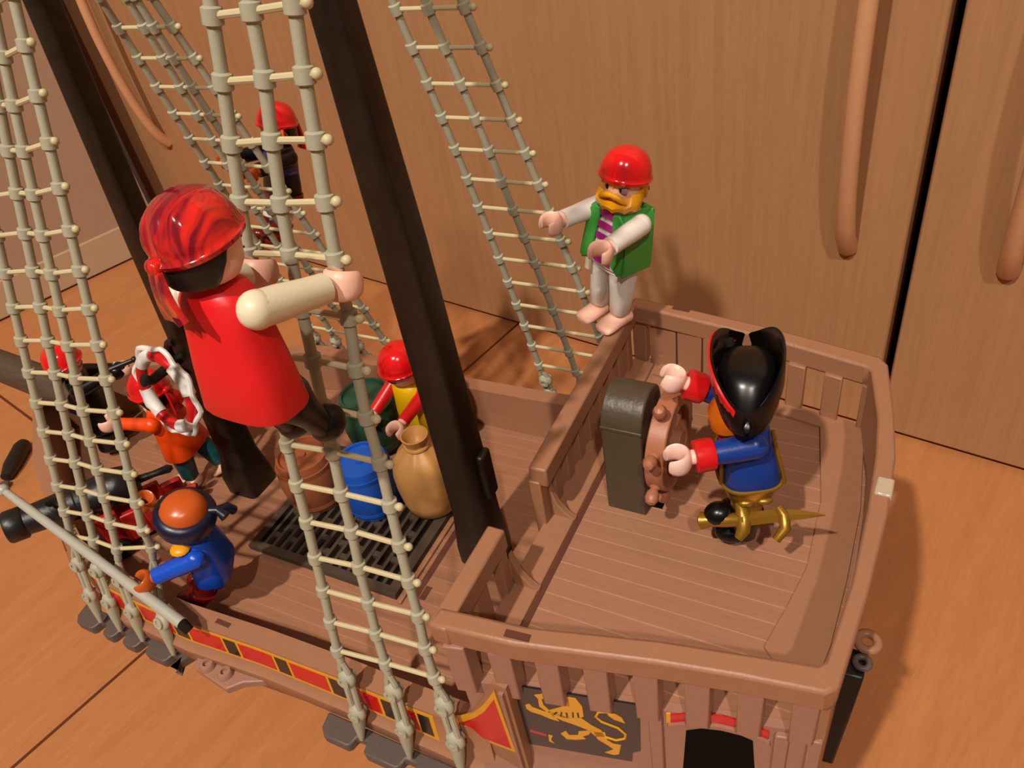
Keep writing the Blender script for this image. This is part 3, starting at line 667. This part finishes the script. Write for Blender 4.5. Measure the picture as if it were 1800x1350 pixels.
# the green-vested figure standing on the rail of the poop
f = Fig('blond bearded pirate in a green vest and white trousers standing on the front rail', (-10.54, 6.68, 18.06), 246, -7, -7, 85, 85, -3.6, -.5)
f.torso('white', 1.0, 2.75, .72)
for sd in (1, -1):
    ol = [(sd * .32, 5.12), (sd * .62, 5.2), (sd * .92, 4.9), (sd * 1.04, 3.6), (sd * 1.08, 3.0), (sd * .95, 2.8), (sd * .75, 2.95), (sd * .55, 3.05), (sd * .46, 3.8)]
    f.p(MB().prism(ol, lambda y, z: (.64 + .12 * (5.2 - z) / 2.6, y, z), lambda y, z: (.78 + .12 * (5.2 - z) / 2.6, y * 1.0, z)), 'vest_front', 'green', f.body, bevel=.05)
bk = [(-.9, 5.15), (.9, 5.15), (1.12, 3.1), (.95, 2.7), (.6, 3.0), (.2, 2.7), (-.2, 2.95), (-.6, 2.7), (-.9, 3.0), (-1.12, 2.9)]
f.p(MB().prism(bk, lambda y, z: (-.7, y, z), lambda y, z: (-.86, y, z)), 'vest_back', 'green', f.body, bevel=.05)
for sd in (1, -1):
    f.p(MB().loft([[Vector((x, sd * y, z)) for x, y, z in ((-.78, .98 + q, z), (.7, .95 + q, z), (.7, 1.1 + q, z), (-.78, 1.14 + q, z))] for z, q in ((5.15, -.32), (4.9, -.16), (3.8, -.04), (3.1, .02), (2.75, .0))]), 'vest_side', 'green', f.body)
for i in range(5):
    z = 2.95 + i * .48
    f.p(MB().loft([[Vector((.69 + .1 * (5.2 - q) / 2.6, y, q)) for y, q in ((-.42, z), (.42, z), (.42, z + .25), (-.42, z + .25))], [Vector((.72 + .1 * (5.2 - q) / 2.6, y, q)) for y, q in ((-.42, z), (.42, z), (.42, z + .25), (-.42, z + .25))]]), 'shirt_stripe', 'magenta', f.body)
f.p(MB().box((.74, -.7, 2.62), (.12, .2, .5)), 'belt_end', 'cream', f.body)
for sd in (1, -1): f.arm(sd, 'white', 'skin'); f.leg(sd, 'white', 'skin')
f.p(MB().loft([sup(.58, .96, 2.55, 28, 3), sup(.58, .96, 2.95, 28, 3)]), 'hips', 'white')
f.head('skin', yaw=14); f.hair('yellow', 5.6)
bd = MB(); rings = []
for i in range(25):                                             # beard round the jaw, bumpy lower edge
    a = math.radians(-105 + 210 * i / 24); bump = .1 * (i % 3 == 1); fr_ = max(0, math.cos(a))
    top = 6.5 - .85 * fr_; bot = 5.35 + .1 * (1 - fr_) - bump
    rr = .9 + .28 * fr_ ** .5
    rings.append([Vector((math.cos(a) * r, math.sin(a) * r, z)) for r, z in ((.86, bot + .1), (rr, bot), (rr + .07, (bot + top) / 2), (.98, top), (.84, top))])
bd.loft(rings)
f.p(bd.xform(f.hy.to_4x4()), 'beard', 'yellow', f.hd, angle=50)
mu = MB()
fs = MB()
for i in range(7):
    a = math.radians(-60 + 20 * i)
    fs.loft([[Vector((math.cos(a + dd) * r, math.sin(a + dd) * r, z)) for r, dd, z in ((.97, -w_2, zz), (1.05, 0, zz), (.97, w_2, zz), (.9, 0, zz))] for w_2, zz in ((.2, 6.62), (.18, 6.5), (.02, 6.3 if i % 2 else 6.38))])
f.p(fs.xform(f.hy.to_4x4()), 'fringe', 'yellow', f.hd)
for sd in (1, -1): mu.tube([(1.04, 0, 6.0), (1.06, sd * .25, 5.98), (1.0, sd * .5, 5.85), (.9, sd * .68, 5.72)], [.12, .15, .13, .05], 10)
f.p(mu.xform(f.hy.to_4x4()), 'moustache', 'yellow', f.hd)
fb = MB()
for i in range(6):
    a = math.radians(-50 + 20 * i); fb.ball((.94 * math.cos(a), .94 * math.sin(a), 6.5), (.1, .17, .16), 10, 8, Rz(a))
f.p(fb.xform(f.hy.to_4x4()), 'fringe', 'yellow', f.hd)
f.p(MB().ball((.875, .4, 6.3), (.05, .26, .2), 12, 8).xform(f.hy.to_4x4()), 'eye_shadow', 'mauve', f.hd)
f.bandana('redcap', low=6.58, tilt=-.1, tl=.8)

# the captain at the helm
f = Fig('captain in blue coat and big black hat standing behind the helm', (-3.26, .15, 15.14), 205, 2, 1.4, 92, 118, 6, 0)
f.torso('coat', 1.1, 3.0, .8)
sk = [sup(.92, 1.22, 2.98, 36, 3.4), sup(.95, 1.26, 3.06, 36, 3.4), sup(.84, 1.14, 3.6, 36, 3.2), sup(.74, 1.02, 4.2, 36, 3)]
f.p(MB().loft(sk), 'coat_skirt', 'coat', f.body, angle=50)
f.p(MB().loft([sup(.72, 1.0, 2.1, 36, 3), sup(.84, 1.12, 2.5, 36, 3), sup(.9, 1.2, 3.0, 36, 3.4)]), 'coat_lining', 'gold', f.body, angle=50)
f.p(MB().tube(sup(.97, 1.28, 3.02, 40, 3.4), .065, 8, closed=True), 'coat_hem', 'gold', f.body)
for sd in (1, -1):
    f.p(MB().tube([(.66, sd * .3, 5.1), (.74, sd * .42, 4.3), (.9, sd * .6, 3.5), (.94, sd * .75, 3.02)], .07, 8), 'coat_edge', 'gold', f.body)
    f.p(MB().tube([(-.62, sd * .6, 4.9), (-.72, sd * .8, 4.2), (-.86, sd * .95, 3.5), (-.93, sd * 1.0, 3.02)], .06, 8), 'coat_edge', 'gold', f.body)
f.p(MB().loft([[Vector((.7 + .1 * (5.2 - z) / 2.6, y, z)) for y in (-.3, .3)] + [Vector((.6, y, z)) for y in (.3, -.3)] for z in (3.05, 3.8, 5.1)]), 'shirt_front', 'white', f.body)
for i in range(4): f.p(MB().box((.8, -.1 + .2 * (i % 2), 4.8 - i * .5), (.12, .3, .2)), 'cravat', 'red', f.body)
for sd in (1, -1):
    f.arm(sd, 'coat', 'pale', 'red', .5); f.leg(sd, 'gold', 'blackp', True, 'blackp')
f.p(MB().ball((1.05, .85, 1.75), (.5, .42, .42), 18, 12).tube([(.75, .9, 1.6), (.4, .95, 1.2), (.25, .9, .6)], [.2, .16, .12], 10), 'boot_cuff', 'blackp')
f.p(MB().loft([sup(.62, 1.0, 2.3, 28, 3), sup(.62, 1.0, 2.95, 28, 3)]), 'hips', 'gold')
for y in (-.6, .2): f.p(MB().ball((.1 + .7 * y, 1.05, 2.35), (.26, .14, .12), 12, 8), 'coat_tail_trim', 'gold')
f.head('skin', yaw=-12, size=.87); f.hair('ginger', 5.5)
rings = []
for i in range(21):
    a = math.radians(-110 + 220 * i / 20); fr_ = max(0, math.cos(a)); top = 6.4 - .55 * fr_; bot = 5.2 - .55 * fr_
    rr = .95 + .3 * fr_
    rings.append([Vector((math.cos(a) * r, math.sin(a) * r, z)) for r, z in ((.8, bot + .15), (rr, bot), (rr + .08, (bot + top) / 2), (.98, top), (.8, top))])
f.p(MB().loft(rings).xform(f.hy.to_4x4()), 'beard', 'ginger', f.hd, angle=50)
hat = MB(); HZ = 6.45
hat.loft([sup(a, b_, HZ + z, 36, 2.2) for z, a, b_ in ((-.25, .96, 1.3), (.0, .97, 1.7), (.4, .96, 1.45), (.72, .93, 1.15), (.95, .8, .9), (1.04, .4, .45), (1.07, .02, .02))])
hto = f.p(hat.xform(f.hy.to_4x4()), 'hat', 'blackp', f.hd, angle=60)
def flap_pt(u, sx, top0, lean):
    base = .12 + .82 * max(0, 1 - u * u) ** .55
    h = top0 * (.72 + .28 * (1 - abs(u) ** 2)) - .12 * math.exp(-((u - .05) / .3) ** 2)
    h *= 1 - .3 * abs(u) ** 6
    z0 = HZ - .3 - .12 * abs(u) ** 3
    return sx * base, sx * (base + lean * (1 - u ** 4)), u * 2.15, z0, h
def flap(sx, top0, lean):
    b = MB(); rings = []
    for i in range(33):
        u = -1 + 2 * i / 32; x0, x1, y, z0, h = flap_pt(u, sx, top0, lean); th = .06
        rings.append([Vector((x0 - th, y, z0)), Vector((x0 + th, y, z0)), Vector(((x0 + x1) / 2 + th + .1 * sx, y * 1.02, z0 + h * .5)), Vector((x1 + th, y, z0 + h)), Vector((x1, y, z0 + h + .07)), Vector((x1 - th, y, z0 + h)), Vector(((x0 + x1) / 2 - th + .1 * sx, y * 1.02, z0 + h * .5))])
    b.loft(rings); return b
f.p(MB().loft([sup(.9, 2.0, HZ - .36, 40, 1.7), sup(1.0, 2.18, HZ - .28, 40, 1.7), sup(.95, 2.1, HZ - .1, 40, 1.7), sup(.8, 1.6, HZ + .1, 40, 1.9)]).xform(f.hy.to_4x4()), 'brim', 'blackp', f.hd, angle=60)
f.p(flap(1, 1.85, .18).xform(f.hy.to_4x4()), 'hat_flap', 'blackp', f.hd, angle=60)
f.p(flap(-1, 1.85, .22).xform(f.hy.to_4x4()), 'hat_flap', 'blackp', f.hd, angle=60)
tr = MB(); rings = []
for i in range(121):
    u = -.97 + 1.94 * i / 120; x0, x1, y, z0, h = flap_pt(u, 1, 1.85, .18)
    sc_ = .3 + .16 * abs(math.sin(i * math.pi / 7))
    rings.append([Vector((x1 + .05, y, z0 + h + .02)), Vector((x1 + .12, y, z0 + h)), Vector((x1 + .1, y, z0 + h - sc_)), Vector((x1 + .02, y, z0 + h - sc_))])
tr.loft(rings)
f.p(tr.xform(f.hy.to_4x4()), 'hat_trim', 'red', f.hd)
f.p(MB().tube([(.55, -1.2, HZ + .75), (.6, -1.25, HZ + .95)], .17, 12).xform(f.hy.to_4x4()), 'plume_socket', 'mat', f.hd)

# golden cutlass hanging at the captain's side
def cutlass():
    a = Vector((-4.53, -1.32, 16.62)); e = Vector((-.79, -.85, 17.63)); d = (e - a).normalized()
    r = thing('cutlass', 'golden cutlass hanging beside the captain in the blue coat', 'toy sword', a)
    up_ = Vector((0, .75, .66)); up_ = (up_ - d * up_.dot(d)).normalized(); sd = d.cross(up_)
    q = lambda x, u, w=0: d * x + up_ * u + sd * w
    n = (e - a).length
    b = MB(); rings = []
    for i in range(15):
        t = i / 14; x = 1.5 + (n - 1.5) * t; h = .2 * (1 - t ** 3) + .01; u0 = .12 * math.sin(t * 2.4) * .9
        rings.append([q(x, u0 - h), q(x, u0, .12 * (1 - t) + .02), q(x, u0 + h), q(x, u0, -.12 * (1 - t) - .02)])
    b.loft(rings).build('blade', 'gold', r)
    MB().tube([q(0, 0), q(.08, 0), q(.2, 0), q(.4, 0), q(.9, 0), q(1.3, 0), q(1.5, 0)], [.16, .3, .27, .21, .24, .22, .27], 12).build('grip', 'gold', r)
    g = MB().tube([q(1.35, .55), q(1.42, .3), q(1.45, 0), q(1.42, -.35), q(1.25, -.6)], [.16, .22, .26, .22, .14], 10); g.build('guard', 'gold', r)
    MB().tube([q(2.55, .35), q(2.7, .1), q(2.7, -.3), q(2.4, -.65)], [.13, .18, .18, .13], 10).build('belt_hook', 'gold', r)
cutlass()

# blue pirate on the near side with the grey pole
f = Fig('blue-shirted pirate with orange bald head and navy headband by the near net', (-24.5, -6.0, 9.27), 213.3, -6.2, -8.5, 72.5, 118.6, 29, 22)
f.torso('blue', 1.2, 2.5); f.arm(1, 'blue', 'skinbr'); f.arm(-1, 'blue', 'skinbr', 'cream', .42)
for sd in (1, -1): f.leg(sd, 'boot', 'boot', True)
f.p(MB().loft([sup(.62, 1.0, 2.2, 28, 3), sup(.62, 1.0, 2.95, 28, 3)]), 'hips', 'boot')
f.head('skinbr', yaw=-5, size=.98)
hb_ = MB().loft([[Vector((r * math.cos(2 * math.pi * j / 40), r * math.sin(2 * math.pi * j / 40), z)) for j in range(40)] for r, z in ((.93, 5.95), (1.14, 6.0), (1.2, 6.25), (1.22, 6.5), (1.16, 6.72), (.95, 6.85))])
hbo = f.p(hb_.xform(Matrix.Translation((0, 0, 6.5)) @ (f.hy @ Ry(-.2)).to_4x4() @ Matrix.Translation((0, 0, -6.5))), 'headband', 'navy', f.hd, angle=60)
f.p(MB().tube([(-1.0, 0, 6.5), (-1.3, .05, 6.55), (-1.6, .3, 6.4)], [.22, .16, .24], 10).tube([(-1.2, 0, 6.5), (-1.6, -.2, 6.3), (-1.75, -.25, 6.0)], [.16, .22, .2], 10), 'headband_knot', 'navy', f.hd)
f.p(MB().ball((.5, .75, 5.2), (.4, .35, .18), 14, 8), 'collar', 'yellow', f.body)
def stick(label):
    a = Vector((-33.15, -7.92, 15.27)); e = Vector((-22.75, -9.15, 12.4)); d = (e - a).normalized()
    r = thing('long_pole', label, 'toy pole', a)
    n = (e - a).length; sd = d.cross(Vector((0, 0, 1))).normalized(); u = sd.cross(d)
    MB().tube([d * x for x in (0, .3, 1.5, n * .6, n * .68, n * .74, n)], [.13, .16, .19, .21, .2, .23, .24], 14).build('shaft', 'pole', r)
    MB().ball((0, 0, 0), .26, 12, 8).build('tip', 'pole', r)
    MB().tube([d * .9, d * .75 - u * .35 - sd * .1, d * .55 - u * .5 - sd * .15], [.12, .12, .14], 8).build('side_hook', 'pole', r)
    MB().tube([d * (n - .1) , d * (n + .35) - u * .25], [.23, .2], 10).build('end_cap', 'mat', r)
stick('long pale grey pole held out over the near side by the blue pirate')

# orange-shirted figure by the fore mast
f = Fig('orange-shirted pirate with teal trousers and bare feet behind the lifebuoy', (-31.05, -.58, 9.24), 191, 5, 0, 100, 70, 12, -25)
f.torso('orange', 1.28, 2.3, .9)
for sd in (1, -1): f.arm(sd, 'orange', 'skin', wide=.85); f.leg(sd, 'teal', 'skin')
f.head('skin', yaw=0); f.hair('hair', 5.4); f.bandana('redcap', low=6.4, tl=1.2, tilt=-.1)

# lifebuoy hanging on the fore mast
nrm = Vector((-.12, -.96, .22)).normalized()
rb = thing('lifebuoy', 'red and white lifebuoy with white rope hanging on the fore mast', 'lifebuoy', (-27.75, -2.1, 17.35), Matrix((Vector((0, 0, 1)).cross(nrm).normalized(), nrm.cross(Vector((0, 0, 1)).cross(nrm).normalized()), nrm)).transposed())
for k in range(8):
    a0 = math.pi / 4 * k + .2; pts = [(1.7 * math.cos(a), 1.7 * math.sin(a), 0) for a in frange(a0, a0 + math.pi / 4, 9)]
    MB().tube(pts, .25 if k % 2 else .3, 14).build('ring_band' if k % 2 == 0 else 'ring_segment', 'ringwhite' if k % 2 == 0 else 'red', rb)
MB().tube([((2.2 - .22 * abs(math.sin(4 * (a - .6)))) * math.cos(a), (2.2 - .22 * abs(math.sin(4 * (a - .6)))) * math.sin(a), 0.05 * math.sin(9 * a)) for a in frange(0, 2 * math.pi * 71 / 72, 72)], .12, 8, closed=True).build('grab_rope', 'ringwhite', rb)

# figure in black near the bow with a black pistol
f = Fig('pirate in black jacket and red cap standing near the bow', (-38.2, .05, 9.3), 51, -4, 1, 60, 100, 0, -18)
f.torso('blackp', 1.2, 2.4)
for sd in (1, -1): f.arm(sd, 'blackp', 'blackp' if sd < 0 else 'skin'); f.leg(sd, 'blackp', 'blackp', True)
f.head('skin', yaw=-20); f.hair('hair', 5.3); f.bandana('redcap', tails=False, low=6.35)
hp = Matrix.Translation(f.root.location / S) @ f.root.rotation_euler.to_matrix().to_4x4() @ f.hand[-1]
pr = thing('pistol', 'small black pistol pointed by the pirate in black', 'toy pistol', hp, Rz(math.radians(45)))
MB().tube([(-.5, 0, .15), (.9, 0, .3)], [.16, .12], 10).build('pistol_barrel', 'iron', pr)
MB().tube([(-.4, 0, .15), (-.75, 0, -.35)], [.17, .22], 10).build('grip', 'iron', pr)
MB().ball((1.0, 0, .32), .17, 10, 8).build('muzzle', 'iron', pr)

# figure in red and yellow behind the main mast
f = Fig('pirate with red cap, red sleeves and yellow shirt behind the main mast', (-20.02, 4.83, 9.17), 256, 4, 0, 84, 62, 0, 0)
f.torso('shirtyellow', 1.2, 2.4)
for sd in (1, -1): f.arm(sd, 'red', 'skin', wide=.85); f.leg(sd, 'shirtyellow', 'skin')
f.head('skin', size=.92); f.hair('hair', 5.4); f.bandana('redcap', low=6.35, tails=False)

# figure hanging on the far fore net
f = Fig('pirate in purple and black with red boots clinging to the far net', (-29.05, 8.6, 18.3), 247, -15, -1, 80, 80, 18, 18)
f.torso('blackp', 1.05, 2.7)
f.p(MB().loft([sup(.72, 1.02, 3.3, 28, 3), sup(.68, 1.0, 4.6, 28, 3), sup(.5, .7, 5.15, 28, 3)]), 'waistcoat', 'purple', f.body)
f.p(MB().loft([sup(.78, 1.2, 2.55, 28, 3), sup(.8, 1.22, 2.85, 28, 3)]), 'sash', 'boot', f.body)
f.p(MB().box((.2, 1.3, 2.5), (.5, .4, .7)), 'sash_knot', 'boot', f.body)
for sd in (1, -1): f.arm(sd, 'blackp', 'skinbr'); f.leg(sd, 'white', 'boot', True)
f.head('skinbr', yaw=10); f.hair('hair', 5.5); f.bandana('redcap', low=6.4, tl=1.4)
f.p(MB().tube([(.2, 1.0, 6.3), (.3, 1.15, 5.9), (.25, 1.1, 5.5)], [.1, .16, .05], 8), 'feather', 'orange', f.hd)

# ------------------------------------------------------------------ cargo
def barrel(label, mat, loc, r, h, lid=True):
    b = thing('barrel', label, 'toy barrel', loc)
    k = [(r * (.84 + .16 * math.sin(math.pi * t)), h * t) for t in frange(0, 1, 13)]
    MB().lathe([(.01, 0)] + k + [(r * .76, h), (r * .74, h - .14), (.01, h - .12)], 32).build('body', mat, b)
    for t in (.14, .84):
        q = r * (.84 + .16 * math.sin(math.pi * t)) + .035
        MB().lathe([(q - .12, h * t - .12), (q, h * t - .1), (q, h * t + .1), (q - .12, h * t + .12)], 32).build('hoop', mat, b)
    MB().lathe([(.01, h - .1), (.2, h - .1), (.18, h - .02), (.01, h - .02)], 16).build('bung', mat, b)
barrel('brown barrel on the dark hatch grating nearest the fore mast', 'barrelbr', (-24.1, .25, 9.37), 1.5, 2.95)
barrel('bright blue barrel standing on the dark hatch grating', 'barrelb', (-20.95, .75, 9.37), 1.42, 3.05)
barrel('dark green barrel standing behind the blue one', 'barrelg', (-23.3, 4.6, 9.37), 1.5, 3.3)
sk = thing('sack', 'tan sack with a gathered open neck beside the blue barrel', 'toy sack', (-18.2, 1.75, 9.37))
rings = []
for r, z in [(.02, 0), (1.0, .02), (1.28, .2), (1.38, .8), (1.46, 1.6), (1.46, 2.4), (1.3, 3.05), (.95, 3.5), (.6, 3.74), (.47, 3.88), (.5, 4.05), (.62, 4.35), (.64, 4.45), (.56, 4.46), (.4, 4.2), (.26, 3.95), (.02, 3.85)]:
    fold = .04 if 3.0 < z < 4.2 else 0
    rings.append([Vector((r * (1 + fold * math.sin(9 * a)) * math.cos(a), r * (1 + fold * math.sin(9 * a)) * math.sin(a), z)) for a in (2 * math.pi * j / 54 for j in range(54))])
MB().loft(rings).build('bag', 'sack', sk, angle=60)
MB().tube([(.52 * math.cos(a), .52 * math.sin(a), 3.86) for a in frange(0, 2 * math.pi * 23 / 24, 24)], .1, 8, closed=True).build('cord', 'sack', sk)
# cannon poking out over the near bow
mz = Vector((-34.65, -8.4, 12.65)); bz = Vector((-31.45, -3.65, 12.05)); d = (bz - mz).normalized(); ln = (bz - mz).length
cn = thing('cannon', 'black toy cannon on a red carriage aimed over the near bow', 'toy cannon', (-33, -4.6, 9.08))
o_ = Vector((-33, -4.6, 9.08)); q_ = lambda p: p - o_
MB().tube([q_(mz + d * x) for x in (.5, .02, 0, .1, .75, .85, 1.5, 3.0, 3.1, 3.3, 3.4, 4.6, ln - .9, ln - .3, ln + .1)], [.45, .5, .72, .78, .78, .66, .7, .8, .95, .95, .82, .92, 1.0, .9, .5], 22).build('gun_barrel', 'iron', cn, angle=50)
MB().tube([q_(bz), q_(bz + d * .8), q_(bz + d * 1.5), q_(bz + d * 1.7)], [.22, .16, .22, .1], 12).build('cascabel', 'iron', cn)
sdv = Vector((-d.y, d.x, 0)).normalized(); dh = Vector((d.x, d.y, 0)).normalized(); Rc = Matrix((dh, sdv, Vector((0, 0, 1)))).transposed(); cc = q_(mz.lerp(bz, .86)); cc.z = 0
for s in (1, -1):
    for (x0, h0) in ((-1.6, 2.1), (-.6, 1.7), (.4, 1.3), (1.4, .95)):
        MB().box(cc + Rc @ Vector((x0 + .5, s * .9, .45 + h0 / 2)), (1.02, .34, h0), Rc).build('cheek', 'carriage', cn, bevel=.08)
    for x in (-1.2, 1.3):
        c = cc + Rc @ Vector((x, s * 1.25, .5)); MB().tube([c - sdv * .2 * 1, c + sdv * .2], .52, 18).build('wheel', 'iron', cn, bevel=.06)
MB().box(cc + Rc @ Vector((0, 0, .65)), (3.4, 1.5, .4), Rc).build('bed', 'carriage', cn, bevel=.08)
MB().tube([cc + Rc @ Vector((x, .3 * math.sin(x * 3), .95)) for x in (1.8, 2.3, 2.8, 3.0, 2.7, 2.3)], .17, 8).build('ring_bolt', 'carriage', cn)
# little black peg lying on the floor beyond the bow
pg = thing('plastic_peg', 'small black plastic peg lying on the floor left of the bow', 'toy piece', (-57.5, .9, 0))
MB().tube([(-1.2, 2.0, .45), (-.9, 1.5, .5), (.1, -.1, .5), (.7, -1.1, .42)], [.5, .62, .6, .4], 12).build('peg', 'iron', pg)
MB().ball((1.1, -1.8, .3), (.4, .6, .3), 10, 8).build('peg_end', 'darkgrey', pg)
